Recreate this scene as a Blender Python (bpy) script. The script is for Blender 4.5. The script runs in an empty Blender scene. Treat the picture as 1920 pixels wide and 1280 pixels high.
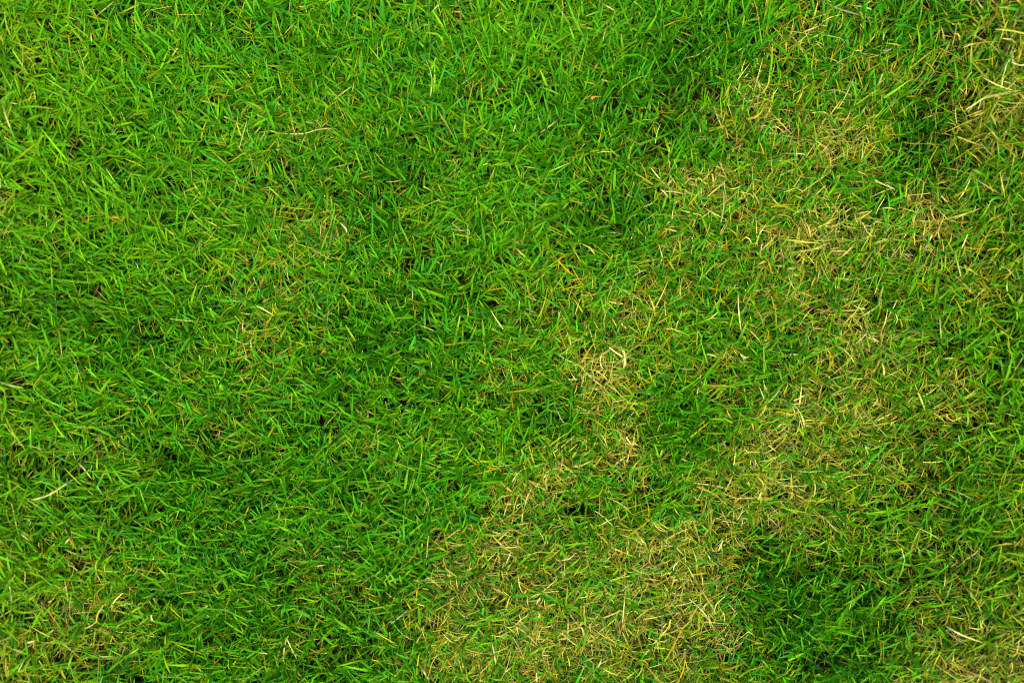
import bpy, math
import numpy as np

rng = np.random.default_rng(20240611)
scene = bpy.context.scene

# ------------------------------------------------------------------ camera, sky, sun, exposure
CAM_H = 0.80            # camera height over the soil, looking straight down
FOCAL = 29.0
SWARD = 0.030           # usual height of the sward surface
cam_data = bpy.data.cameras.new("camera")
cam = bpy.data.objects.new("camera", cam_data)
scene.collection.objects.link(cam)
cam.location = (0.0, 0.0, CAM_H)
cam.rotation_euler = (0.0, 0.0, 0.0)
cam_data.lens = FOCAL
cam_data.sensor_width = 36.0
cam_data.clip_start = 0.02
cam_data.clip_end = 500.0
cam_data.dof.use_dof = True
cam_data.dof.focus_distance = CAM_H - 0.030
cam_data.dof.aperture_fstop = 1.9
scene.camera = cam

SUN_EL, SUN_AZ = math.radians(50), math.radians(165)    # azimuth clockwise from +Y (top of picture)
world = bpy.data.worlds.new("World")
scene.world = world
world.use_nodes = True
wn, wl = world.node_tree.nodes, world.node_tree.links
wn.clear()
sky = wn.new("ShaderNodeTexSky")
sky.sky_type = 'NISHITA'
sky.sun_disc = False
sky.sun_elevation = SUN_EL
sky.sun_rotation = SUN_AZ
sky.air_density = 1.0
sky.dust_density = 8.0
sky.ozone_density = 0.6
bg = wn.new("ShaderNodeBackground")
bg.inputs["Strength"].default_value = 0.15
wo = wn.new("ShaderNodeOutputWorld")
wl.new(sky.outputs[0], bg.inputs[0])
wl.new(bg.outputs[0], wo.inputs[0])

sun_data = bpy.data.lights.new("sun", 'SUN')
sun_data.energy = 0.7
sun_data.angle = math.radians(60)
sun_data.color = (1.0, 0.95, 0.86)
sun = bpy.data.objects.new("sun", sun_data)
scene.collection.objects.link(sun)
sun.location = (1.5, -1.2, 3)
sun.rotation_euler = (math.pi / 2 - SUN_EL, 0.0, math.pi - SUN_AZ)

scene.view_settings.view_transform = 'Standard'
scene.view_settings.look = 'None'
scene.view_settings.gamma = 1.0
scene.view_settings.use_curve_mapping = False
scene.view_settings.exposure = 1.96
scene.render.engine = 'CYCLES'
scene.cycles.filter_width = 1.15
scene.cycles.max_bounces = 6
scene.cycles.diffuse_bounces = 3
scene.cycles.glossy_bounces = 2
scene.cycles.transmission_bounces = 4
scene.cycles.caustics_reflective = False
scene.cycles.caustics_refractive = False
scene.cycles.use_denoising = True
scene.cycles.denoiser = 'OPENIMAGEDENOISE'
scene.cycles.denoising_input_passes = 'RGB_ALBEDO_NORMAL'
scene.cycles.denoising_prefilter = 'NONE'

# ------------------------------------------------------------------ fields over the lawn
def px(u, v, z=SWARD):
    """photo pixel (1920x1280) -> point on the lawn at height z"""
    s = 36.0 / FOCAL * (CAM_H - z) / 1920.0
    return np.array([(np.asarray(u) - 960.0) * s, (640.0 - np.asarray(v)) * s]).T

S_PX = 36.0 / FOCAL * (CAM_H - SWARD) / 1920.0          # metres per photo pixel

def to_px(x, y):
    return 960.0 + x / S_PX, 640.0 - y / S_PX

def blobs(u, v, table):
    out = np.zeros_like(u)
    for bu, bv, ru, rv, ang, st in table:
        a = math.radians(ang)
        du, dv = u - bu, v - bv
        p = (du * math.cos(a) + dv * math.sin(a)) / ru
        q = (-du * math.sin(a) + dv * math.cos(a)) / rv
        out += st * np.exp(-(p * p + q * q) * 0.8)
    return out

def vnoise(x, y, cell, seed):
    """smooth value noise, 0..1"""
    r = np.random.default_rng(seed).random((256, 256))
    X, Y = x / cell + 100.0, y / cell + 100.0
    i, j = np.floor(X).astype(int), np.floor(Y).astype(int)
    fx, fy = X - i, Y - j
    fx, fy = fx * fx * (3 - 2 * fx), fy * fy * (3 - 2 * fy)
    i0, i1, j0, j1 = i % 256, (i + 1) % 256, j % 256, (j + 1) % 256
    return (r[i0, j0] * (1 - fx) + r[i1, j0] * fx) * (1 - fy) + (r[i0, j1] * (1 - fx) + r[i1, j1] * fx) * fy

# worn, dry places of the lawn: u, v, radius u, radius v, turn, strength
DRY = [
    (560, 238, 75, 22, 0, .40), (620, 185, 40, 22, 0, .30), (495, 262, 40, 18, 0, .25), (835, 35, 30, 25, 0, .30),
    (490, 540, 55, 75, 15, .45), (470, 660, 40, 45, 0, .35), (575, 430, 60, 45, 0, .30), (640, 432, 28, 26, 0, .35),
    (560, 480, 120, 110, 0, .15), (500, 690, 60, 50, 0, .25), (350, 690, 50, 40, 0, .15),
    (1325, 332, 62, 30, -10, .70), (1282, 425, 26, 52, 15, .70), (1380, 385, 60, 35, 0, .35),
    (1490, 68, 55, 36, -20, .55), (1420, 180, 40, 45, 0, .50), (1395, 235, 40, 30, 0, .30),
    (1560, 270, 120, 48, -12, .70), (1455, 225, 45, 30, 0, .30), (1590, 240, 30, 30, 0, .2),
    (1860, 60, 62, 60, 0, .50), (1815, 225, 55, 60, 30, .55), (1880, 260, 60, 50, 0, .40), (1640, 140, 60, 40, 0, .25),
    (1745, 405, 48, 60, 0, .80), (1660, 465, 80, 35, 10, .50), (1700, 370, 40, 30, 0, .3), (1540, 420, 70, 60, 0, .30),
    (1600, 612, 46, 44, 0, .90), (1640, 645, 36, 30, 30, .60), (1500, 470, 70, 50, 0, .35), (1400, 460, 90, 60, 0, .28),
    (1520, 560, 70, 60, 0, .30), (1830, 545, 60, 40, 0, .25), (1430, 520, 60, 40, 0, .2),
    (1145, 690, 58, 40, 0, .75), (1110, 745, 36, 40, 0, .60), (1185, 830, 50, 42, -25, .80), (1170, 760, 40, 40, 0, .4),
    (1035, 850, 36, 20, 0, .60), (1000, 930, 55, 46, -10, .80), (1110, 880, 60, 50, 0, .35),
    (905, 1040, 66, 44, -20, .95), (860, 1095, 50, 44, 0, .70), (835, 1185, 60, 75, 10, .55), (965, 1080, 60, 50, 0, .5),
    (1100, 1020, 120, 50, 5, .50), (1200, 1130, 180, 80, 0, .60), (1300, 1165, 70, 70, 0, .35), (1290, 1050, 90, 50, 0, .40),
    (1050, 1210, 130, 60, 0, .55), (1250, 1250, 120, 40, 0, .40), (940, 1250, 80, 40, 0, .4),
    (1455, 870, 62, 80, 0, .50), (1470, 960, 60, 50, 0, .50), (1545, 750, 90, 70, 20, .38), (1700, 760, 110, 70, 0, .35),
    (1620, 860, 90, 60, 0, .30), (1390, 900, 60, 60, 0, .3), (1360, 960, 60, 40, 0, .3),
    (1840, 1205, 100, 62, 0, .80), (1790, 1265, 90, 40, 0, .60), (1905, 1080, 50, 90, 0, .45), (1690, 1070, 80, 60, 0, .22),
    (60, 1205, 120, 80, 0, .42), (150, 1060, 130, 60, 0, .30), (240, 1160, 90, 60, 0, .38), (545, 1205, 50, 24, 0, .42),
    (120, 990, 60, 30, 0, .25), (40, 160, 50, 60, 0, .22), (20, 390, 40, 40, 0, .35), (110, 430, 60, 30, 0, .18),
    (185, 850, 60, 40, 0, .22), (40, 840, 60, 40, 0, .15), (425, 800, 55, 45, 0, .22), (450, 290, 50, 25, 0, .2),
    (970, 725, 60, 36, 0, .40), (945, 645, 40, 30, 0, .25), (930, 740, 30, 20, 0, .2), (1060, 555, 90, 55, 0, .26),
    (1190, 575, 70, 50, 0, .36), (1005, 460, 40, 30, 0, .22), (700, 830, 50, 40, 0, .28), (610, 1080, 60, 35, 0, .25),
    (700, 1130, 60, 40, 0, .2), (1255, 640, 40, 40, 0, .2), (1350, 720, 60, 40, 0, .25), (1050, 35, 25, 15, 0, .2),
    # green pockets inside the dry side
    (1255, 800, 60, 60, 0, -.40), (1075, 985, 34, 34, 0, -.35), (1020, 980, 20, 20, 0, -.2), (1105, 900, 30, 25, 0, -.2),
    (1500, 1150, 90, 80, 0, -.40), (1440, 1060, 50, 60, 0, -.25), (1880, 620, 60, 110, 0, -.35), (1890, 820, 50, 90, 0, -.25),
    (1700, 60, 40, 40, 0, -.10), (1070, 790, 40, 40, 0, -.25), (1720, 250, 40, 60, 30, -.35), (1270, 70, 110, 90, 0, -.30),
    (1000, 800, 40, 30, 0, -.2), (1440, 700, 40, 40, 0, -.15), (1620, 1110, 50, 60, 0, -.2), (1550, 1240, 90, 50, 0, -.15),
]
# deep lush places: upright blades, open black gaps between them
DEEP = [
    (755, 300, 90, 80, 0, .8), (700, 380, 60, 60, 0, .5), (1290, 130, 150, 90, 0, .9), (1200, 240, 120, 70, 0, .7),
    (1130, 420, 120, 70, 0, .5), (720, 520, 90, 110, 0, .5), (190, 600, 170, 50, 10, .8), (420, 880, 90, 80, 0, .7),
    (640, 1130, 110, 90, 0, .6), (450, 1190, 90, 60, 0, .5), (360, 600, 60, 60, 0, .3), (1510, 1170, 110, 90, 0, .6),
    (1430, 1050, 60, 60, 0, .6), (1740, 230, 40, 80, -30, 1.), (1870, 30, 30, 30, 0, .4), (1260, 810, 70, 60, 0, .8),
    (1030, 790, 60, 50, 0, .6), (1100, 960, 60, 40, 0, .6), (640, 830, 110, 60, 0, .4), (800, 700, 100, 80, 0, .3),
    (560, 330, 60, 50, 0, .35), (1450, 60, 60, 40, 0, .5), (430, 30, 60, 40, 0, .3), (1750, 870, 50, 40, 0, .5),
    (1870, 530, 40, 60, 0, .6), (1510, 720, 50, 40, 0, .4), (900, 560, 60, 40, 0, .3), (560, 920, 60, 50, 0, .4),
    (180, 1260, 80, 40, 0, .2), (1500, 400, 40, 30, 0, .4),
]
# pale, softly bright green places where the blades lie over
PALE = [
    (40, 260, 150, 300, 0, .9), (110, 100, 120, 120, 0, .5), (1030, 40, 150, 60, 0, .9), (40, 900, 150, 260, 0, .6),
    (1880, 900, 110, 300, 0, .7), (1850, 560, 120, 120, 0, .4), (1000, 430, 110, 90, 0, .4), (950, 530, 110, 60, 0, .4),
    (860, 800, 140, 60, 0, .3), (120, 1180, 190, 120, 0, .6), (1750, 1130, 130, 130, 0, .4), (1900, 200, 90, 200, 0, .4),
    (420, 400, 160, 100, 0, .25), (1250, 600, 120, 70, 0, .3), (300, 480, 110, 100, 0, .3),
]

def dry_at(x, y):
    u, v = to_px(x, y)
    inside = np.clip(1.6 - np.maximum(np.abs(u - 960) / 960, np.abs(v - 640) / 640) * 0.6, 0, 1)
    ramp = 1.0 / (1.0 + np.exp(-(u + 0.32 * (v - 640) - 1180) / 110.0))
    d = 0.02 + 0.20 * ramp + blobs(u, v, DRY)
    n = 0.55 * vnoise(x, y, 0.030, 3) + 0.45 * vnoise(x, y, 0.013, 4)
    d = d * (0.45 + 1.1 * n) + 0.10 * (n - 0.5)
    out = 0.1 + 0.9 * np.clip(vnoise(x, y, 0.22, 9) - 0.45, 0, 1)
    return np.clip(d * inside + out * (1 - inside), 0, 1)

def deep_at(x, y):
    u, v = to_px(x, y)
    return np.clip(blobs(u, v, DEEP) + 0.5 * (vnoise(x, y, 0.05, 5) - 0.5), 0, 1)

def pale_at(x, y):
    u, v = to_px(x, y)
    return np.clip(blobs(u, v, PALE) + 0.5 * (vnoise(x, y, 0.06, 6) - 0.5), 0, 1)

# the lawn is not level: low swellings along its sides, small humps everywhere
HUMPS = [(-0.57, 0.14, 0.17, 0.30, .078), (-0.53, -0.30, 0.18, 0.20, .060), (0.58, 0.10, 0.15, 0.42, .080),
         (0.50, -0.34, 0.15, 0.16, .056), (0.47, 0.27, 0.09, 0.12, .026), (-0.30, -0.40, 0.25, 0.12, .012),
         (0.375, 0.19, 0.035, 0.05, -.016), (0.20, -0.24, 0.07, 0.06, -.006)]

def ground_z(x, y):
    z = np.zeros_like(x)
    for hx, hy, rx, ry, h in HUMPS:
        z += h * np.exp(-(((x - hx) / rx) ** 2 + ((y - hy) / ry) ** 2))
    z += 0.014 * (vnoise(x, y, 0.09, 1) - 0.5) + 0.006 * (vnoise(x, y, 0.035, 2) - 0.5)
    far = np.clip((np.maximum(np.abs(x) / 1.0, np.abs(y) / 0.85) - 0.85) / 0.15, 0, 1)
    return z * (1 - far)

# ------------------------------------------------------------------ materials
def blade_material(name, translucency, rough, spec, var=0.25):
    m = bpy.data.materials.new(name)
    m.use_nodes = True
    n, l = m.node_tree.nodes, m.node_tree.links
    n.clear()
    at = n.new("ShaderNodeAttribute"); at.attribute_name = "blade_colour"
    tc = n.new("ShaderNodeTexCoord")
    nz = n.new("ShaderNodeTexNoise"); nz.inputs["Scale"].default_value = 420.0; nz.inputs["Detail"].default_value = 2.0
    l.new(tc.outputs["Object"], nz.inputs["Vector"])
    mr = n.new("ShaderNodeMapRange")
    mr.inputs[1].default_value = 0.3; mr.inputs[2].default_value = 0.7
    mr.inputs[3].default_value = 1.0 - var; mr.inputs[4].default_value = 1.0 + var
    l.new(nz.outputs[0], mr.inputs[0])
    mul = n.new("ShaderNodeVectorMath"); mul.operation = 'SCALE'
    l.new(at.outputs["Color"], mul.inputs[0]); l.new(mr.outputs[0], mul.inputs["Scale"])
    p = n.new("ShaderNodeBsdfPrincipled")
    p.inputs["Roughness"].default_value = rough
    p.inputs["Specular IOR Level"].default_value = spec
    l.new(mul.outputs[0], p.inputs["Base Color"])
    tr = n.new("ShaderNodeBsdfTranslucent")
    l.new(mul.outputs[0], tr.inputs["Color"])
    mx = n.new("ShaderNodeMixShader"); mx.inputs[0].default_value = translucency
    l.new(p.outputs[0], mx.inputs[1]); l.new(tr.outputs[0], mx.inputs[2])
    o = n.new("ShaderNodeOutputMaterial"); l.new(mx.outputs[0], o.inputs[0])
    return m

MAT_GREEN = blade_material("green_blade", 0.10, 0.50, 0.025, 0.08)
MAT_DRY = blade_material("dry_blade", 0.15, 0.75, 0.03, 0.10)
MAT_STEM = blade_material("dry_stem", 0.05, 0.65, 0.10, 0.25)

def soil_material():
    m = bpy.data.materials.new("soil")
    m.use_nodes = True
    n, l = m.node_tree.nodes, m.node_tree.links
    p = n["Principled BSDF"]
    p.inputs["Roughness"].default_value = 0.95
    p.inputs["Specular IOR Level"].default_value = 0.1
    tc = n.new("ShaderNodeTexCoord")
    a = n.new("ShaderNodeTexNoise"); a.inputs["Scale"].default_value = 160.0; a.inputs["Detail"].default_value = 6.0
    l.new(tc.outputs["Object"], a.inputs["Vector"])
    r = n.new("ShaderNodeValToRGB")
    r.color_ramp.elements[0].position = 0.35; r.color_ramp.elements[0].color = (0.006, 0.005, 0.0012, 1)
    r.color_ramp.elements[1].position = 0.72; r.color_ramp.elements[1].color = (0.028, 0.020, 0.005, 1)
    l.new(a.outputs[0], r.inputs[0])
    # beyond the built blades the ground carries short turf: a green cast that begins metres away
    g = n.new("ShaderNodeTexNoise"); g.inputs["Scale"].default_value = 3.0; g.inputs["Detail"].default_value = 8.0
    l.new(tc.outputs["Object"], g.inputs["Vector"])
    gr = n.new("ShaderNodeValToRGB")
    gr.color_ramp.elements[0].position = 0.3; gr.color_ramp.elements[0].color = (0.03, 0.10, 0.008, 1)
    gr.color_ramp.elements[1].position = 0.75; gr.color_ramp.elements[1].color = (0.11, 0.13, 0.02, 1)
    l.new(g.outputs[0], gr.inputs[0])
    ln = n.new("ShaderNodeVectorMath"); ln.operation = 'LENGTH'
    l.new(tc.outputs["Object"], ln.inputs[0])
    mr = n.new("ShaderNodeMapRange"); mr.inputs[1].default_value = 3.2; mr.inputs[2].default_value = 4.4
    l.new(ln.outputs["Value"], mr.inputs[0])
    mx = n.new("ShaderNodeMix"); mx.data_type = 'RGBA'
    l.new(mr.outputs[0], mx.inputs["Factor"]); l.new(r.outputs[0], mx.inputs["A"]); l.new(gr.outputs[0], mx.inputs["B"])
    l.new(mx.outputs["Result"], p.inputs["Base Color"])
    b = n.new("ShaderNodeBump"); b.inputs["Strength"].default_value = 0.6; b.inputs["Distance"].default_value = 0.004
    l.new(a.outputs[0], b.inputs["Height"]); l.new(b.outputs[0], p.inputs["Normal"])
    return m

# ------------------------------------------------------------------ soil
def build_soil():
    gx = np.concatenate([[-80, -20, -6, -3, -1.6], np.linspace(-1.1, 1.1, 111), [1.6, 3, 6, 20, 80]])
    gy = np.concatenate([[-80, -20, -6, -3, -1.6], np.linspace(-0.95, 0.95, 96), [1.6, 3, 6, 20, 80]])
    X, Y = np.meshgrid(gx, gy, indexing='ij')
    Z = ground_z(X.ravel(), Y.ravel())
    V = np.stack([X.ravel(), Y.ravel(), Z], 1)
    ny = len(gy)
    i, j = np.meshgrid(np.arange(len(gx) - 1), np.arange(ny - 1), indexing='ij')
    a = (i * ny + j).ravel()
    F = np.stack([a, a + ny, a + ny + 1, a + 1], 1)
    me = bpy.data.meshes.new("soil")
    me.from_pydata(V.tolist(), [], F.tolist())
    me.polygons.foreach_set("use_smooth", np.ones(len(F), bool))
    me.materials.append(soil_material())
    o = bpy.data.objects.new("ground", me)
    scene.collection.objects.link(o)
    o["kind"] = "structure"
    o["label"] = "dark brown soil and litter seen in gaps between the grass blades"
    o["category"] = "soil"
    return o

build_soil()

# ------------------------------------------------------------------ blades
T = np.array([0.0, 0.28, 0.56, 0.82, 1.0])

def blade_verts(root, phi, tilt, bend, side, length, width, twist, tip, kink, crease):
    """(n,5,3,3) vertices of n blades: five rings of left edge, midrib, right edge"""
    n = len(phi)
    t = T[None, :]
    th = tilt[:, None] + bend[:, None] * t ** 1.3
    ph = phi[:, None] + side[:, None] * t + kink[:, None] * (t > 0.5)
    d = np.stack([np.sin(th) * np.cos(ph), np.sin(th) * np.sin(ph), np.cos(th)], -1)
    seg = (d[:, :-1] + d[:, 1:]) * 0.5 * (np.diff(T)[None, :, None] * length[:, None, None])
    c = np.concatenate([np.zeros((n, 1, 3)), np.cumsum(seg, 1)], 1) + root[:, None, :]
    s = np.stack([-np.sin(ph), np.cos(ph), np.zeros_like(ph)], -1)
    nn = np.cross(d, s)
    tw = twist[:, None] * (0.35 + 0.65 * t)
    sv = s * np.cos(tw)[..., None] + nn * np.sin(tw)[..., None]
    nv = np.cross(d, sv)
    prof = np.stack([np.full(n, .66), np.full(n, 1.), np.full(n, .84), np.maximum(.48, tip), tip], 1)
    hw = prof * width[:, None] * 0.5
    out = np.empty((n, 5, 3, 3))
    out[:, :, 0] = c - sv * hw[..., None]
    out[:, :, 1] = c + nv * (hw * crease[:, None])[..., None]
    out[:, :, 2] = c + sv * hw[..., None]
    return out

def topo(n, across):
    f = []
    for r in range(4):
        for k in range(across - 1):
            a = r * across + k
            f.append((a, a + 1, a + across + 1, a + across))
    base = (np.arange(n) * 5 * across)[:, None, None]
    return (np.array(f)[None] + base).reshape(-1, 4)

def mesh_from(name, verts, cols, mat):
    """verts (n,5,k,3), cols (n,5,3): one mesh"""
    n, _, k, _ = verts.shape
    F = topo(n, k)
    me = bpy.data.meshes.new(name)
    me.vertices.add(n * 5 * k)
    me.vertices.foreach_set("co", verts.astype(np.float32).ravel())
    me.loops.add(F.size)
    me.loops.foreach_set("vertex_index", F.astype(np.int32).ravel())
    me.polygons.add(len(F))
    me.polygons.foreach_set("loop_start", np.arange(0, F.size, 4, dtype=np.int32))
    me.polygons.foreach_set("use_smooth", np.ones(len(F), bool))
    a = me.attributes.new("blade_colour", 'FLOAT_COLOR', 'POINT')
    c4 = np.ones((n, 5, k, 4), np.float32)
    c4[..., :3] = cols[:, :, None, :]
    a.data.foreach_set("color", c4.ravel())
    me.materials.append(mat)
    me.update(calc_edges=True)
    return me

def link(name, me, parent=None):
    o = bpy.data.objects.new(name, me)
    scene.collection.objects.link(o)
    if parent is not None:
        o.parent = parent
    return o

def lerp(a, b, t):
    return a + (b - a) * t

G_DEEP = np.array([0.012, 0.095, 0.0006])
G_MID = np.array([0.027, 0.150, 0.0008])
G_LIME = np.array([0.075, 0.185, 0.0010])
G_TEAL = np.array([0.016, 0.130, 0.0070])
YEL = np.array([0.150, 0.158, 0.003])
ORANGE = np.array([0.180, 0.130, 0.004])
STRAW = np.array([0.270, 0.265, 0.044])
CREAM = np.array([0.360, 0.362, 0.115])
PALEGRN = np.array([0.180, 0.245, 0.060])
BROWN = np.array([0.065, 0.042, 0.007])

def green_blades(n_shoots, hx, hy, hole=None, scale=1.0, flat_ground=False, seed=1):
    r = np.random.default_rng(seed)
    x = r.uniform(-hx, hx, n_shoots); y = r.uniform(-hy, hy, n_shoots)
    if hole is not None:
        k = (np.abs(x) > hole[0]) | (np.abs(y) > hole[1]); x, y = x[k], y[k]
    dry = dry_at(x, y) if not flat_ground else np.full_like(x, 0.15)
    keep = r.random(len(x)) > 0.58 * np.clip(dry * 1.1 - 0.05, 0, 1)
    clump = 0.6 * vnoise(x, y, 0.008, 7) + 0.4 * vnoise(x, y, 0.018, 8)
    keep &= r.random(len(x)) < np.clip((clump - 0.20) * 2.6, 0.22, 1.0)
    x, y, dry = x[keep], y[keep], dry[keep]
    deep = deep_at(x, y) if not flat_ground else np.full_like(x, 0.3)
    pale = pale_at(x, y) if not flat_ground else np.full_like(x, 0.3)
    z = ground_z(x, y) if not flat_ground else np.zeros_like(x)
    per = 3
    m = len(x)
    rep = lambda a: np.repeat(a, per)
    lean_phi = rep(r.uniform(0, 2 * np.pi, m)); idx = np.tile(np.arange(per), m)
    # leaves stand in two ranks on a shoot
    axis = rep(r.uniform(0, 2 * np.pi, m))
    phi = axis + idx * np.pi + r.normal(0, 0.5, m * per)
    N = m * per
    dryR, deepR, paleR = rep(dry), rep(deep), rep(pale)
    tilt = np.clip(r.normal(0.88, 0.28, N) - 0.32 * deepR + 0.14 * paleR, 0.08, 1.45)
    bend = np.abs(r.normal(0.16, 0.20, N))
    bend = np.minimum(bend, 1.75 - tilt)
    side = r.normal(0, 0.10, N)
    L = np.clip(r.lognormal(math.log(0.0195), 0.28, N), 0.009, 0.038) * (1 - 0.12 * dryR) * scale
    W = np.clip(r.normal(0.00185, 0.00045, N), 0.0008, 0.0031) * (1 - 0.15 * dryR) * scale
    yfrac = np.clip(0.03 + 0.34 * dryR, 0, .5)
    isy = (r.random(N) < yfrac)[:, None]
    W = np.where(isy[:, 0], W * 0.68, W)
    zr = rep(z) + rep(np.where(r.random(m) < 0.78, 0.004 + 0.020 * r.beta(2.0, 1.3, m), 0.005 * r.random(m))) + idx * 0.003 + 0.002 * r.random(N)
    root = np.stack([rep(x) + r.normal(0, .0012, N), rep(y) + r.normal(0, .0012, N), zr], 1)
    twist = r.normal(0, 0.22, N)
    tip = np.where(r.random(N) < 0.12, r.uniform(0.3, 0.6, N), 0.07)
    kink = np.where(r.random(N) < 0.06, r.normal(0, 0.7, N), 0.0)
    crease = r.uniform(0.05, 0.45, N)
    V = blade_verts(root, phi, tilt, bend, side, L, W, twist, tip, kink, crease)[:, :, [0, 2]]
    # colour: one hue to a blade, a paler foot, some with tips gone yellow
    q = r.random(N)[:, None]
    c = np.where(q < 0.55, lerp(G_DEEP, G_MID, r.random((N, 1))), lerp(G_MID, G_LIME, r.random((N, 1)) ** 1.4))
    c = np.where(q > 0.86, G_TEAL, c)
    c = lerp(c, G_DEEP * 0.85, (0.95 * deepR * r.random(N) ** 0.5)[:, None])  # lush deep green; also darkens the colour for shade between upright blades
    c = lerp(c, G_LIME * 1.08, (0.65 * paleR * r.random(N))[:, None])
    c = np.where(isy, lerp(G_LIME, YEL, r.random((N, 1))), c)
    c = c * r.uniform(0.68, 1.20, (N, 1))
    cols = np.repeat(c[:, None, :], 5, 1)
    foot = lerp(G_MID, G_LIME, 0.6)
    cols[:, 0] = lerp(cols[:, 0], foot, 0.25)
    tipy = (r.random(N) < 0.16 + 0.4 * dryR) * r.uniform(0.4, 1.0, N)
    tc = lerp(YEL, STRAW, r.random((N, 1)))
    cols[:, 4] = lerp(cols[:, 4], tc, tipy[:, None])
    cols[:, 3] = lerp(cols[:, 3], tc, 0.55 * tipy[:, None] * (r.random((N, 1)) < .6))
    return V, cols

def dry_blades(n, hx, hy, seed, hole=None, flat_ground=False, scale=1.0):
    r = np.random.default_rng(seed)
    x = r.uniform(-hx, hx, n); y = r.uniform(-hy, hy, n)
    if hole is not None:
        k = (np.abs(x) > hole[0]) | (np.abs(y) > hole[1]); x, y = x[k], y[k]
    dry = dry_at(x, y) if not flat_ground else np.full_like(x, 0.15)
    keep = r.random(len(x)) < 0.06 + 0.94 * np.clip(dry, 0, 1)
    x, y, dry = x[keep], y[keep], dry[keep]
    N = len(x)
    z = ground_z(x, y) if not flat_ground else np.zeros_like(x)
    tilt = np.clip(r.normal(1.05, 0.34, N), 0.15, 1.6)
    bend = r.normal(0.30, 0.45, N); bend = np.minimum(bend, 1.85 - tilt)
    side = r.normal(0, 0.38, N)
    L = np.clip(r.lognormal(math.log(0.0175), 0.36, N), 0.006, 0.042) * scale
    W = np.clip(r.lognormal(math.log(0.00072), 0.30, N), 0.0004, 0.0018) * (1 + 0.55 * np.clip(dry, 0, 1)) * scale
    lift = 0.008 + 0.022 * r.beta(2.0, 1.2, N) - 0.003 * dry
    root = np.stack([x, y, z + lift], 1)
    twist = r.normal(0, 0.9, N)
    tip = np.where(r.random(N) < 0.3, 0.6, 0.12)
    kink = np.where(r.random(N) < 0.22, r.normal(0, 1.0, N), 0.0)
    V = blade_verts(root, r.uniform(0, 2 * np.pi, N), tilt, bend, side, L, W, twist, tip, kink, np.zeros(N))
    V = V[:, :, [0, 2]]
    q = r.random((N, 1)); f = r.random((N, 1))
    golden = lerp(YEL, ORANGE, f ** 1.5)
    straw = lerp(lerp(YEL, ORANGE, 0.6), STRAW, f ** 0.6)
    cream = lerp(STRAW, CREAM, f)
    pstraw = (0.18 + 0.55 * dry)[:, None]; pcream = (0.06 + 0.16 * dry)[:, None]
    c = np.where(q < pcream, cream, np.where(q < pcream + pstraw, straw, golden))
    c = np.where(r.random((N, 1)) < 0.05, PALEGRN, c)
    c = np.where(r.random((N, 1)) < 0.10, lerp(BROWN, STRAW, 0.3), c)
    c = c * r.uniform(0.75, 1.2, (N, 1))
    cols = np.repeat(c[:, None, :], 5, 1)
    # part-green feet on some
    gf = (r.random(N) < 0.35)[:, None]
    cols[:, 0] = np.where(gf, lerp(cols[:, 0], G_LIME, 0.8), cols[:, 0])
    cols[:, 1] = np.where(gf, lerp(cols[:, 1], G_LIME, 0.5), cols[:, 1])
    return V, cols

def litter_blades(n, hx, hy, seed):
    r = np.random.default_rng(seed)
    x = r.uniform(-hx, hx, n); y = r.uniform(-hy, hy, n)
    z = ground_z(x, y)
    L = r.uniform(0.010, 0.030, n); W = r.uniform(0.0010, 0.0026, n)
    root = np.stack([x, y, z + 0.001 + 0.006 * r.random(n)], 1)
    V = blade_verts(root, r.uniform(0, 2 * np.pi, n), r.uniform(1.35, 1.6, n), r.normal(0, .15, n), r.normal(0, .6, n),
                    L, W, r.normal(0, .5, n), np.full(n, .4), np.where(r.random(n) < .2, r.normal(0, 1, n), 0), np.zeros(n))
    V = V[:, :, [0, 2]]
    c = lerp(BROWN * 0.7, STRAW * 0.6, r.random((n, 1)) ** 1.6)
    return V, np.repeat(c[:, None, :], 5, 1)

def pick_largest(V, count, seed, spacing):
    """indices of the blades that show largest from above inside the frame, spread over it"""
    u, v = to_px(V[:, :, 1 if V.shape[2] == 3 else 0, 0].mean(1), V[:, :, 1 if V.shape[2] == 3 else 0, 1].mean(1))
    a, b, c, d = V[:, 1, 0, :2], V[:, 1, -1, :2], V[:, 3, 0, :2], V[:, 3, -1, :2]
    area = 0.5 * np.abs((d - a)[:, 0] * (c - b)[:, 1] - (d - a)[:, 1] * (c - b)[:, 0])
    top = V[:, :, 0, 2].mean(1) - ground_z(V[:, 0, 0, 0], V[:, 0, 0, 1])
    score = area * np.clip(top / 0.02, 0.2, 1.6) ** 2
    score = np.where((u > 15) & (u < 1905) & (v > 15) & (v < 1265), score, 0)
    taken, cells = [], set()
    for i in np.argsort(-score):
        key = (int(u[i] // spacing), int(v[i] // spacing))
        if key in cells:
            continue
        cells.add(key); taken.append(i)
        if len(taken) == count:
            break
    return np.array(taken)

CORE = (0.56, 0.39)
RING = (1.02, 0.86)

# green sward
Vg, Cg = green_blades(60000, *CORE, seed=11)
Vr, Cr = green_blades(21000, *RING, hole=CORE, scale=1.55, seed=12)
sel = pick_largest(Vg, 300, 1, 60)
mask = np.ones(len(Vg), bool); mask[sel] = False
grass = link("green_grass", mesh_from("green_grass", Vg[mask], Cg[mask], MAT_GREEN))
near_ring = link("grass_mass", mesh_from("grass_mass", Vr, Cr, MAT_GREEN), grass)
near_ring["kind"] = "stuff"
grass["kind"] = "stuff"
grass["category"] = "grass"
grass["label"] = "short dense green lawn grass covering the whole ground"
for i in sel:
    org = Vg[i, 0, 0].copy()
    o = link("grass_blade", mesh_from("grass_blade", (Vg[i:i + 1] - org), Cg[i:i + 1], MAT_GREEN), grass)
    o.location = org

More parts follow.
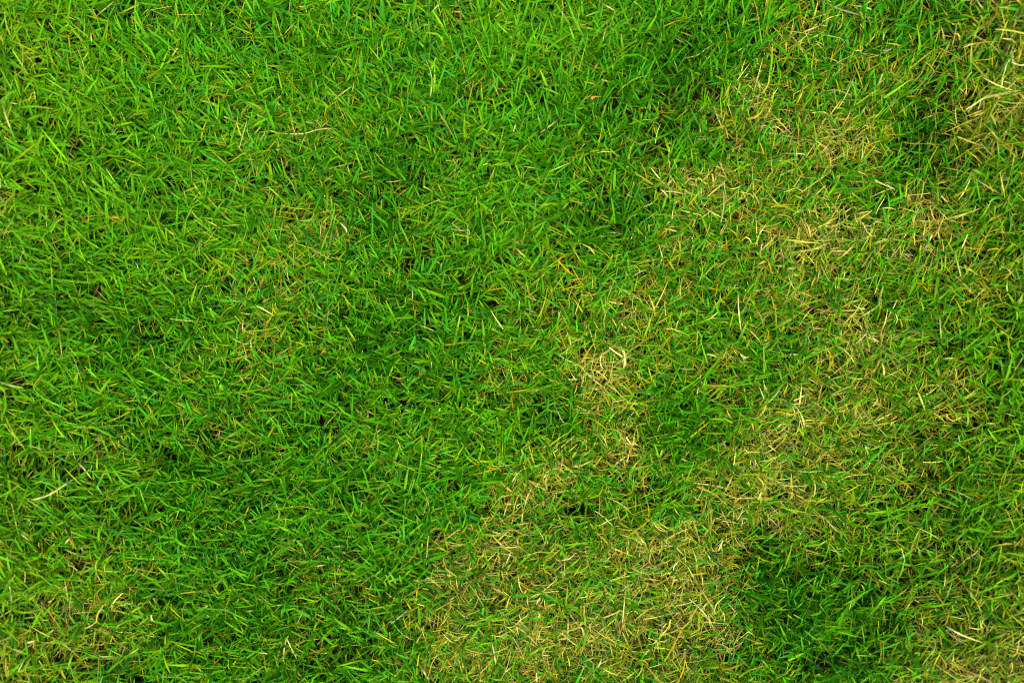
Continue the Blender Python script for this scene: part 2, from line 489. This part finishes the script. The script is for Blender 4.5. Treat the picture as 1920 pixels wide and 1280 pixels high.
# dry blades among it
Vd, Cd = dry_blades(120000, *CORE, seed=21)
Vdr, Cdr = dry_blades(40000, *RING, seed=22, hole=CORE, scale=1.5)
sel = pick_largest(Vd, 300, 2, 60)
mask = np.ones(len(Vd), bool); mask[sel] = False
Vl, Cl = litter_blades(5000, *CORE, seed=31)
drygrass = link("dry_grass", mesh_from("dry_grass", np.concatenate([Vd[mask], Vdr, Vl]), np.concatenate([Cd[mask], Cdr, Cl]), MAT_DRY))
drygrass["kind"] = "stuff"
drygrass["category"] = "dry grass"
drygrass["label"] = "thin yellow and straw-coloured dry blades lying in worn patches of the lawn"
for i in sel:
    org = Vd[i, 0, 0].copy()
    o = link("dry_blade", mesh_from("dry_blade", (Vd[i:i + 1] - org), Cd[i:i + 1], MAT_DRY), drygrass)
    o.location = org

# the lawn further out: one tile of blades set side by side round the near part
def build_far():
    t = 0.43
    V, C = green_blades(3600, t / 2, t / 2, scale=1.8, flat_ground=True, seed=41)
    V2, C2 = dry_blades(2600, t / 2, t / 2, seed=42, flat_ground=True, scale=1.4)
    V = np.concatenate([V, V2]); C = np.concatenate([C, C2])
    me = mesh_from("outer_grass", V, C, MAT_GREEN)
    o = link("outer_grass", me)
    o["kind"] = "stuff"; o["category"] = "grass"
    o["label"] = "lawn grass going on beyond the frame"
    gx, gy = np.arange(-9, 10), np.arange(-9, 10)
    pts = [(i * t, j * t) for i in gx for j in gy
           if not (abs(i * t) + t / 2 <= RING[0] + .06 and abs(j * t) + t / 2 <= RING[1] + .06)]
    ng = bpy.data.node_groups.new("tiles", 'GeometryNodeTree')
    ng.interface.new_socket("Geometry", in_out='INPUT', socket_type='NodeSocketGeometry')
    ng.interface.new_socket("Geometry", in_out='OUTPUT', socket_type='NodeSocketGeometry')
    n, l = ng.nodes, ng.links
    gi, go = n.new("NodeGroupInput"), n.new("NodeGroupOutput")
    join = n.new("GeometryNodeJoinGeometry")
    k = int(round(2 * 9)) + 1
    grid = n.new("GeometryNodeMeshGrid")
    grid.inputs["Size X"].default_value = t * (k - 1); grid.inputs["Size Y"].default_value = t * (k - 1)
    grid.inputs["Vertices X"].default_value = k; grid.inputs["Vertices Y"].default_value = k
    pos = n.new("GeometryNodeInputPosition"); sep = n.new("ShaderNodeSeparateXYZ")
    l.new(pos.outputs[0], sep.inputs[0])
    def inside(sock, lim):
        a = n.new("ShaderNodeMath"); a.operation = 'ABSOLUTE'; l.new(sock, a.inputs[0])
        b = n.new("ShaderNodeMath"); b.operation = 'LESS_THAN'; b.inputs[1].default_value = lim
        l.new(a.outputs[0], b.inputs[0]); return b.outputs[0]
    both = n.new("ShaderNodeMath"); both.operation = 'MULTIPLY'
    l.new(inside(sep.outputs[0], 2.0 * t + .01), both.inputs[0]); l.new(inside(sep.outputs[1], 1.0 * t + .01 + .5 * t), both.inputs[1])
    dele = n.new("GeometryNodeDeleteGeometry"); dele.domain = 'POINT'
    l.new(grid.outputs[0], dele.inputs[0]); l.new(both.outputs[0], dele.inputs["Selection"])
    iop = n.new("GeometryNodeInstanceOnPoints")
    l.new(dele.outputs[0], iop.inputs["Points"]); l.new(gi.outputs[0], iop.inputs["Instance"])
    ri = n.new("FunctionNodeRandomValue"); ri.data_type = 'INT'
    ri.inputs[4].default_value = 0; ri.inputs[5].default_value = 3
    rm = n.new("ShaderNodeMath"); rm.operation = 'MULTIPLY'; rm.inputs[1].default_value = math.pi / 2
    l.new(ri.outputs[2], rm.inputs[0])
    cb = n.new("ShaderNodeCombineXYZ"); l.new(rm.outputs[0], cb.inputs[2])
    l.new(cb.outputs[0], iop.inputs["Rotation"])
    l.new(iop.outputs[0], go.inputs[0])
    n.remove(join)
    md = o.modifiers.new("tiles", 'NODES'); md.node_group = ng
build_far()

# ------------------------------------------------------------------ single stems and blades lying on the sward
C_BROWN = np.array([0.070, 0.042, 0.018])
C_TAN = np.array([0.190, 0.140, 0.035])
C_ORANGE = np.array([0.200, 0.100, 0.006])
C_GREY = np.array([0.130, 0.185, 0.075])
C_WHITE = np.array([0.260, 0.290, 0.125])
C_CREAM = np.array([0.250, 0.240, 0.075])
C_LGREEN = np.array([0.140, 0.215, 0.040])

def lay(pts, smooth=True, h=0.031, drop=0.006, n=14):
    """photo pixels of a stem -> points resting on the blade tips"""
    P = np.array(pts, float)
    if smooth and len(P) > 2:
        Q = np.vstack([2 * P[0] - P[1], P, 2 * P[-1] - P[-2]])
        out = []
        for k in range(len(P) - 1):
            a, b, c, d = Q[k:k + 4]
            for t in np.linspace(0, 1, max(3, n // (len(P) - 1)), endpoint=False):
                out.append(0.5 * (2 * b + (c - a) * t + (2 * a - 5 * b + 4 * c - d) * t ** 2 + (3 * b - a - 3 * c + d) * t ** 3))
        out.append(P[-1]); P = np.array(out)
    else:
        out = []
        for k in range(len(P) - 1):
            for t in np.linspace(0, 1, 4, endpoint=False):
                out.append(P[k] + (P[k + 1] - P[k]) * t)
        out.append(P[-1]); P = np.array(out)
    t = np.linspace(0, 1, len(P))
    hh = h - drop * (2 * t - 1) ** 2
    z = np.full(len(P), h)
    for _ in range(3):
        s = 36.0 / FOCAL * (CAM_H - z) / 1920.0
        x, y = (P[:, 0] - 960) * s, (640 - P[:, 1]) * s
        z = ground_z(x, y) + hh
    return np.stack([x, y, z], 1)

def stem_mesh(name, C, w, colA, colB, mat, taper="blade", thick=0.35):
    """a flattened, tapering six-sided strand along the points C"""
    n = len(C)
    d = np.gradient(C, axis=0); d /= np.linalg.norm(d, axis=1)[:, None] + 1e-12
    sd = np.cross(d, [0, 0, 1.0]); sd /= np.linalg.norm(sd, axis=1)[:, None] + 1e-12
    up = np.cross(sd, d)
    t = np.linspace(0, 1, n)
    if taper == "blade":
        prof = np.interp(t, [0, .15, .5, .85, 1], [.55, 1, .95, .6, .12])
    elif taper == "head":
        prof = np.interp(t, [0, .08, .2, .3, .9, 1], [.5, 1.5, 1.4, .9, .9, .5])
    elif taper == "seed":
        prof = np.interp(t, [0, .12, .35, .5, .6, 1], [.4, 1.2, 1.4, 1.1, .45, .3])
    else:
        prof = np.interp(t, [0, .05, .95, 1], [.5, 1, .8, .5])
    prof = prof * (1 + 0.12 * np.sin(t * 19 + w * 9e4))
    ang = np.arange(6) * np.pi / 3
    V = (C[:, None] + sd[:, None] * (np.cos(ang)[None, :, None] * prof[:, None, None] * w / 2)
         + up[:, None] * (np.sin(ang)[None, :, None] * prof[:, None, None] * w / 2 * thick)).reshape(-1, 3)
    F = [(k * 6 + a, k * 6 + (a + 1) % 6, (k + 1) * 6 + (a + 1) % 6, (k + 1) * 6 + a) for k in range(n - 1) for a in range(6)]
    F += [tuple(range(5, -1, -1)), tuple((n - 1) * 6 + a for a in range(6))]
    me = bpy.data.meshes.new(name)
    me.from_pydata(V.tolist(), [], F)
    me.polygons.foreach_set("use_smooth", np.ones(len(F), bool))
    at = me.attributes.new("blade_colour", 'FLOAT_COLOR', 'POINT')
    c = np.ones((n, 6, 4), np.float32)
    c[..., :3] = lerp(colA, colB, t[:, None])[:, None, :]
    at.data.foreach_set("color", c.ravel())
    me.materials.append(mat)
    return me

def lying(name, label, cat, pts, wpx, colA, colB=None, group=None, taper="blade", smooth=True, h=0.031, thick=0.35):
    C = lay(pts, smooth, h + 0.003)
    org = C[0].copy()
    me = stem_mesh(name, C - org, wpx * 0.78 * S_PX, colA, colA if colB is None else colB, MAT_STEM, taper, thick)
    o = link(name, me)
    o.location = org
    o["label"], o["category"] = label, cat
    if group:
        o["group"] = group
    return o

lying("woody_stalk", "brown woody dry stem with a pale frayed head lying across the grass", "dry stem",
      [(1546, 4), (1566, 14), (1590, 22), (1615, 29), (1650, 38)], 5, C_GREY * .8, C_BROWN, taper="head", thick=.8, h=.031)
lying("folded_stem", "pale stem sharply folded back on itself among blurred straw blades", "grass stem",
      [(1866, 172), (1868, 150), (1874, 128), (1885, 111), (1884, 126), (1898, 131), (1917, 127)], 4, C_LGREEN, C_WHITE, taper="stem", smooth=False, h=.035)
lying("bowed_stem", "long thin pale stem bowed in a shallow curve over a small straw patch", "grass stem",
      [(503, 244), (522, 249), (545, 251), (572, 250), (592, 244), (612, 241), (632, 242)], 3.4, C_LGREEN, C_CREAM, taper="stem", h=.031)
lying("hair_thin_stem", "hair-thin whitish stem arching over dark green blades", "grass stem",
      [(787, 105), (800, 116), (808, 138), (810, 158), (806, 186)], 2.4, C_GREY * 1.2, C_WHITE, taper="stem", h=.032)
lying("seed_head", "short orange-brown seed head lying on dark green grass", "seed head",
      [(1104, 188), (1110, 183), (1118, 181), (1132, 182)], 6, C_ORANGE, C_TAN, taper="seed", thick=.8, h=.032)
lying("orange_blade", "narrow orange blade with its lower end turned pale on vivid green grass", "dry blade",
      [(1140, 43), (1136, 56), (1132, 68), (1131, 80)], 3.2, C_ORANGE, C_CREAM, h=.031)
lying("upturned_stem", "tan stem with an upturned green end lying on dark lush grass", "grass stem",
      [(1282, 109), (1300, 106), (1312, 101), (1324, 92), (1346, 77)], 3.4, C_TAN, C_LGREEN * .8, taper="stem", h=.032)
lying("broad_cream_blade", "broad straight cream blade with a clean cut end lying between two straw patches", "dry blade",
      [(1631, 334), (1655, 344), (1678, 355)], 6, C_CREAM, C_WHITE, taper="stem", h=.031)
lying("twice_bent_straw", "thin straw bent in two places beside a golden dry patch", "dry stem",
      [(1247, 424), (1260, 410), (1262, 392), (1274, 365)], 3, C_CREAM, C_CREAM, taper="stem", smooth=False, h=.031)
lying("hooked_stem", "grey-tan stem curled into a hook on deep green grass", "dry stem",
      [(844, 428), (856, 431), (869, 432), (878, 430), (880, 438), (873, 445)], 3.6, C_GREY * .8, C_TAN, taper="stem", h=.031)
lying("hooked_stem", "cream stem curled into a tight hook inside a straw-coloured patch", "dry stem",
      [(1043, 1050), (1058, 1049), (1070, 1045), (1077, 1037), (1068, 1033)], 3.6, C_CREAM, C_CREAM, taper="stem", h=.031)
lying("folded_stem", "small white stem folded into a sharp V on mixed green blades", "grass stem",
      [(1173, 597), (1165, 607), (1176, 617)], 3.6, C_WHITE, C_WHITE, taper="stem", smooth=False, h=.031)
lying("folded_stem", "cream stem folded into an upturned V over green grass", "dry stem",
      [(531, 1238), (533, 1212), (537, 1195), (546, 1214), (556, 1233)], 3.8, C_CREAM, C_CREAM, taper="stem", smooth=False, h=.032)
lying("bent_cream_blade", "cream blade bent at its middle beside a small patch of pale stubble", "dry blade",
      [(636, 415), (648, 428), (655, 446)], 5, C_WHITE, C_CREAM, smooth=False, h=.031)
lying("bent_pale_stem", "pale green stem with one bend lying in blurred bright grass", "grass stem",
      [(61, 936), (92, 927), (118, 911), (141, 896)], 5, C_LGREEN, C_CREAM, taper="stem", h=.036)
lying("long_cream_stem", "long cream stem slanting into a blurred straw patch", "dry stem",
      [(1771, 1171), (1788, 1181), (1806, 1190), (1842, 1203)], 5, C_WHITE, C_CREAM, taper="blade", h=.036)
lying("crinkled_stem", "tiny white crinkled stem on bright green grass", "grass stem",
      [(252, 492), (258, 497), (258, 501), (263, 507)], 3, C_WHITE, C_WHITE, taper="stem", smooth=False, h=.032)
lying("thin_curved_stem", "thin grey-green stem curving past a straw patch over dark green blades", "grass stem",
      [(1037, 755), (1046, 772), (1054, 788), (1068, 801)], 3, C_GREY, C_GREY, taper="stem", h=.032)
lying("long_tan_stem", "long tan stem slanting over mixed dry and green blades", "dry stem",
      [(1541, 964), (1555, 980), (1566, 992), (1584, 1003)], 3.4, C_CREAM, C_TAN, taper="stem", h=.031)
lying("straight_grey_stem", "straight grey-green stem lying over dark green blades by a straw patch", "grass stem",
      [(732, 1169), (750, 1155), (766, 1141)], 3, C_GREY * 1.2, C_GREY, taper="stem", h=.032)
lying("dead_blade", "short curled orange-brown dead blade on bright green grass", "dry blade",
      [(201, 408), (212, 406), (222, 409), (228, 414)], 4.4, C_ORANGE, C_ORANGE * .7, h=.032)
lying("stiff_pale_stem", "pale stem slanting through blurred bright grass, thick end up", "grass stem",
      [(11, 198), (18, 222), (26, 247)], 4, C_TAN, C_CREAM, taper="stem", h=.036)
lying("upright_cream_blade", "long narrow cream blade crossing the widest dry patch", "dry blade",
      [(921, 1196), (926, 1222), (930, 1249)], 3.6, C_CREAM, C_CREAM, h=.031)
lying("stub_blade", "short thick white blade stub with one cut end", "dry blade",
      [(791, 1250), (797, 1262), (803, 1273)], 5.4, C_WHITE, C_CREAM, taper="stem", h=.031)

def leaf_scrap(label, outline, colour, h):
    """a torn piece of broad leaf: a thin curled plate with its own outline"""
    P = np.array(outline, float)
    s = 36.0 / FOCAL * (CAM_H - h) / 1920.0
    x, y = (P[:, 0] - 960) * s, (640 - P[:, 1]) * s
    cx, cy = x.mean(), y.mean()
    z = h + float(ground_z(np.array([cx]), np.array([cy]))[0])
    k = len(P)
    rad = np.hypot(x - cx, y - cy)
    curl = 0.0018 * (rad / rad.max()) ** 2 * np.sin(np.arange(k) * 1.9)
    top = np.stack([x - cx, y - cy, curl + .0004], 1); bot = top - [0, 0, .0007]
    V = np.vstack([top, bot, [[0, 0, .0010]], [[0, 0, .0003]]])
    F = [(i, (i + 1) % k, 2 * k) for i in range(k)] + [((i + 1) % k + k, i + k, 2 * k + 1) for i in range(k)]
    F += [(i + k, (i + 1) % k + k, (i + 1) % k, i) for i in range(k)]
    me = bpy.data.meshes.new("leaf_scrap")
    me.from_pydata(V.tolist(), [], F)
    at = me.attributes.new("blade_colour", 'FLOAT_COLOR', 'POINT')
    c = np.ones((len(V), 4), np.float32); c[:, :3] = colour
    at.data.foreach_set("color", c.ravel())
    me.materials.append(MAT_STEM)
    o = link("leaf_scrap", me); o.location = (cx, cy, z)
    o["label"], o["category"] = label, "leaf scrap"

leaf_scrap("pale grey-green scrap of broad leaf caught among yellowish blades below the brown stem",
           [(1641, 109), (1645, 102), (1652, 100), (1658, 98), (1663, 98), (1660, 102), (1654, 104), (1649, 107), (1645, 108)], C_GREY * .6, .031)
leaf_scrap("pale whitish leaf scrap forked like a small bird's foot",
           [(1387, 661), (1391, 666), (1394, 668), (1399, 667), (1406, 668), (1401, 670), (1396, 672), (1394, 677), (1392, 671), (1389, 667)], C_WHITE * .8, .031)
leaf_scrap("tiny pale grey leaf scrap in a straw-coloured patch",
           [(967, 1114), (971, 1113), (976, 1114), (978, 1116), (973, 1117), (968, 1117)], C_WHITE * .8, .031)

ON_GREEN = ("straight cream dry blade lying on green grass", "cream blades on green grass")
ON_STRAW = ("straight cream dry blade lying on straw-coloured grass", "cream blades on straw-coloured grass")
PALE_STEM = ("straight pale grey-green stem resting on the blades", "pale stems on the sward")
LYING = [
    (ON_GREEN, C_CREAM, 4, [(1502, 62), (1540, 47)]), (ON_GREEN, C_CREAM, 3.6, [(568, 227), (590, 232)]),
    (ON_GREEN, C_CREAM, 3.2, [(827, 3), (807, 25)]), (PALE_STEM, C_LGREEN, 3, [(610, 318), (638, 311), (666, 304)]),
    (ON_GREEN, C_CREAM, 4, [(614, 176), (636, 179)]), (ON_GREEN, C_CREAM, 3, [(1012, 250), (1050, 222)]),
    (PALE_STEM, C_WHITE, 3, [(961, 252), (970, 222)]), (ON_GREEN, C_CREAM, 3.6, [(1125, 4), (1156, 22)]),
    (ON_GREEN, C_CREAM, 2.6, [(1301, 261), (1346, 261)]), (ON_GREEN, C_CREAM, 3, [(1315, 252), (1312, 235), (1317, 220)]),
    (ON_STRAW, C_CREAM, 3.2, [(1550, 471), (1599, 470)]), (PALE_STEM, C_LGREEN, 4.4, [(1788, 466), (1794, 492), (1801, 518)]),
    (PALE_STEM, C_LGREEN, 4, [(1761, 589), (1763, 612), (1765, 638)]), (ON_STRAW, C_CREAM, 3.2, [(1600, 456), (1607, 437)]),
    (ON_STRAW, C_CREAM, 3.4, [(1602, 401), (1636, 395)]), (ON_GREEN, C_CREAM, 4, [(1577, 403), (1600, 387)]),
    (PALE_STEM, C_GREY * 1.2, 4, [(1716, 508), (1741, 491)]), (PALE_STEM, C_GREY * 1.1, 3, [(1571, 561), (1596, 561)]),
    (ON_STRAW, C_CREAM, 3, [(1240, 358), (1266, 360), (1293, 365)]), (ON_STRAW, C_CREAM, 4.2, [(1317, 388), (1361, 412)]),
    (ON_GREEN, C_CREAM, 3, [(1251, 348), (1265, 331)]), (ON_GREEN, C_CREAM, 3.6, [(1180, 454), (1195, 425)]),
    (ON_GREEN, C_CREAM, 3, [(1205, 389), (1222, 381), (1235, 369)]), (ON_GREEN, C_CREAM, 3.4, [(1326, 602), (1351, 580)]),
    (PALE_STEM, C_GREY * 1.2, 3, [(1007, 361), (1023, 347)]), (PALE_STEM, C_WHITE * .9, 2.8, [(773, 537), (774, 566)]),
    (ON_GREEN, C_CREAM, 3.2, [(812, 487), (826, 494)]), (PALE_STEM, C_LGREEN, 4.6, [(1, 715), (22, 721), (48, 727)]),
    (PALE_STEM, C_LGREEN, 4, [(297, 650), (313, 640)]), (ON_GREEN, C_CREAM, 4.4, [(147, 866), (160, 880), (173, 898)]),
    (PALE_STEM, C_LGREEN, 4, [(503, 728), (512, 695)]), (PALE_STEM, C_LGREEN, 3, [(547, 721), (586, 721)]),
    (ON_GREEN, C_CREAM, 3.6, [(822, 775), (825, 765), (833, 756)]), (ON_GREEN, C_CREAM, 3, [(892, 794), (915, 816)]),
    (PALE_STEM, C_LGREEN, 3.2, [(807, 664), (810, 693)]), (ON_GREEN, C_CREAM, 3.6, [(700, 815), (717, 802)]),
    (PALE_STEM, C_WHITE * .9, 3.6, [(1306, 746), (1310, 721)]), (ON_GREEN, C_CREAM, 3.4, [(1042, 661), (1062, 674), (1081, 682)]),
    (ON_GREEN, C_TAN, 4, [(1352, 820), (1362, 840)]), (ON_STRAW, C_CREAM, 3.2, [(960, 903), (970, 888), (983, 876)]),
    (ON_STRAW, C_CREAM, 3.4, [(1020, 896), (1032, 880), (1061, 877)]), (ON_GREEN, C_CREAM, 3, [(1175, 754), (1190, 757), (1207, 766)]),
    (PALE_STEM, C_LGREEN * 1.1, 4, [(1766, 671), (1791, 671)]), (ON_STRAW, C_CREAM, 3.4, [(1476, 663), (1506, 665)]),
    (ON_STRAW, C_CREAM, 3.4, [(1479, 672), (1487, 655)]), (PALE_STEM, C_LGREEN * 1.1, 4, [(1699, 758), (1715, 740)]),
    (PALE_STEM, C_GREY * 1.3, 4, [(1616, 830), (1633, 843)]), (ON_GREEN, C_CREAM, 4, [(1795, 811), (1800, 833)]),
    (ON_GREEN, C_CREAM, 5, [(122, 1018), (138, 1002)]), (ON_GREEN, C_CREAM, 4.6, [(36, 994), (58, 1013)]),
    (ON_GREEN, C_LGREEN, 4, [(444, 1035), (478, 1034)]), (ON_GREEN, C_TAN * 1.2, 4, [(459, 1146), (481, 1143)]),
    (ON_GREEN, C_CREAM, 5, [(49, 1204), (73, 1197)]), (ON_GREEN, C_CREAM, 3.4, [(586, 1061), (613, 1058)]),
    (PALE_STEM, C_LGREEN, 3.8, [(765, 1056), (771, 1045), (781, 1034)]), (PALE_STEM, C_LGREEN, 3, [(621, 1025), (648, 1021)]),
    (ON_STRAW, C_CREAM, 3, [(1167, 1168), (1170, 1135), (1173, 1101)]), (ON_STRAW, C_CREAM, 3.6, [(1065, 1151), (1065, 1196)]),
    (ON_STRAW, C_CREAM, 3.6, [(1260, 1016), (1272, 1030), (1286, 1043)]), (ON_GREEN, C_CREAM, 3.6, [(1362, 1125), (1378, 1146)]),
    (ON_STRAW, C_CREAM, 5, [(1347, 1033), (1358, 1004)]), (ON_STRAW, C_CREAM, 3.6, [(1205, 1160), (1226, 1157), (1248, 1152)]),
    (ON_STRAW, C_CREAM, 4, [(1007, 1278), (1006, 1264), (1008, 1251)]), (PALE_STEM, C_GREY, 2.6, [(1652, 996), (1660, 1004), (1668, 1013)]),
    (PALE_STEM, C_LGREEN * 1.1, 4, [(1632, 1111), (1637, 1141)]), (ON_GREEN, C_CREAM, 3.4, [(170, 56), (172, 83)]),
]
for (_, group), col, w, pts in LYING:
    stem = group == PALE_STEM[1]
    edge = max(abs(pts[0][0] - 960) / 960, abs(pts[0][1] - 640) / 640)
    a, b = np.array(pts[0], float), np.array(pts[-1], float)
    span = np.hypot(*(b - a))
    bow = 0 if len(pts) == 2 else np.hypot(*(np.array(pts[1]) - (a + b) / 2)) / span
    xy = px((a[0] + b[0]) / 2, (a[1] + b[1]) / 2)
    X, Y = np.array([xy[0]]), np.array([xy[1]])
    dv, uv = float(blobs(*to_px(X, Y), DRY)[0]), max(0, float(deep_at(X, Y)[0]))
    where = ("lying in a straw-coloured dry patch" if dv > .45 else "lying beside a dry patch" if dv > .22 else
             "lying on dark lush grass" if uv > .45 else "lying on blurred grass at a swelling of the lawn" if edge > .82 else
             "lying on even green grass")
    look = ("bent" if bow > .1 else "straight") + (" long" if span > 40 else " short" if span < 26 else "")
    look += " thick" if w >= 4 else " thin" if w <= 3 else ""
    label = f"{look} {'pale grey-green stem' if stem else 'cream dry blade'} {where}"
    lying("pale_stem" if stem else "dry_straw", label, "grass stem" if stem else "dry blade", pts, w, col * rng.uniform(.8, 1.0),
          col * rng.uniform(.75, 1.0), group if stem else "cream blades on the sward", "stem" if stem else "blade", h=.030 + .004 * (edge > .8))
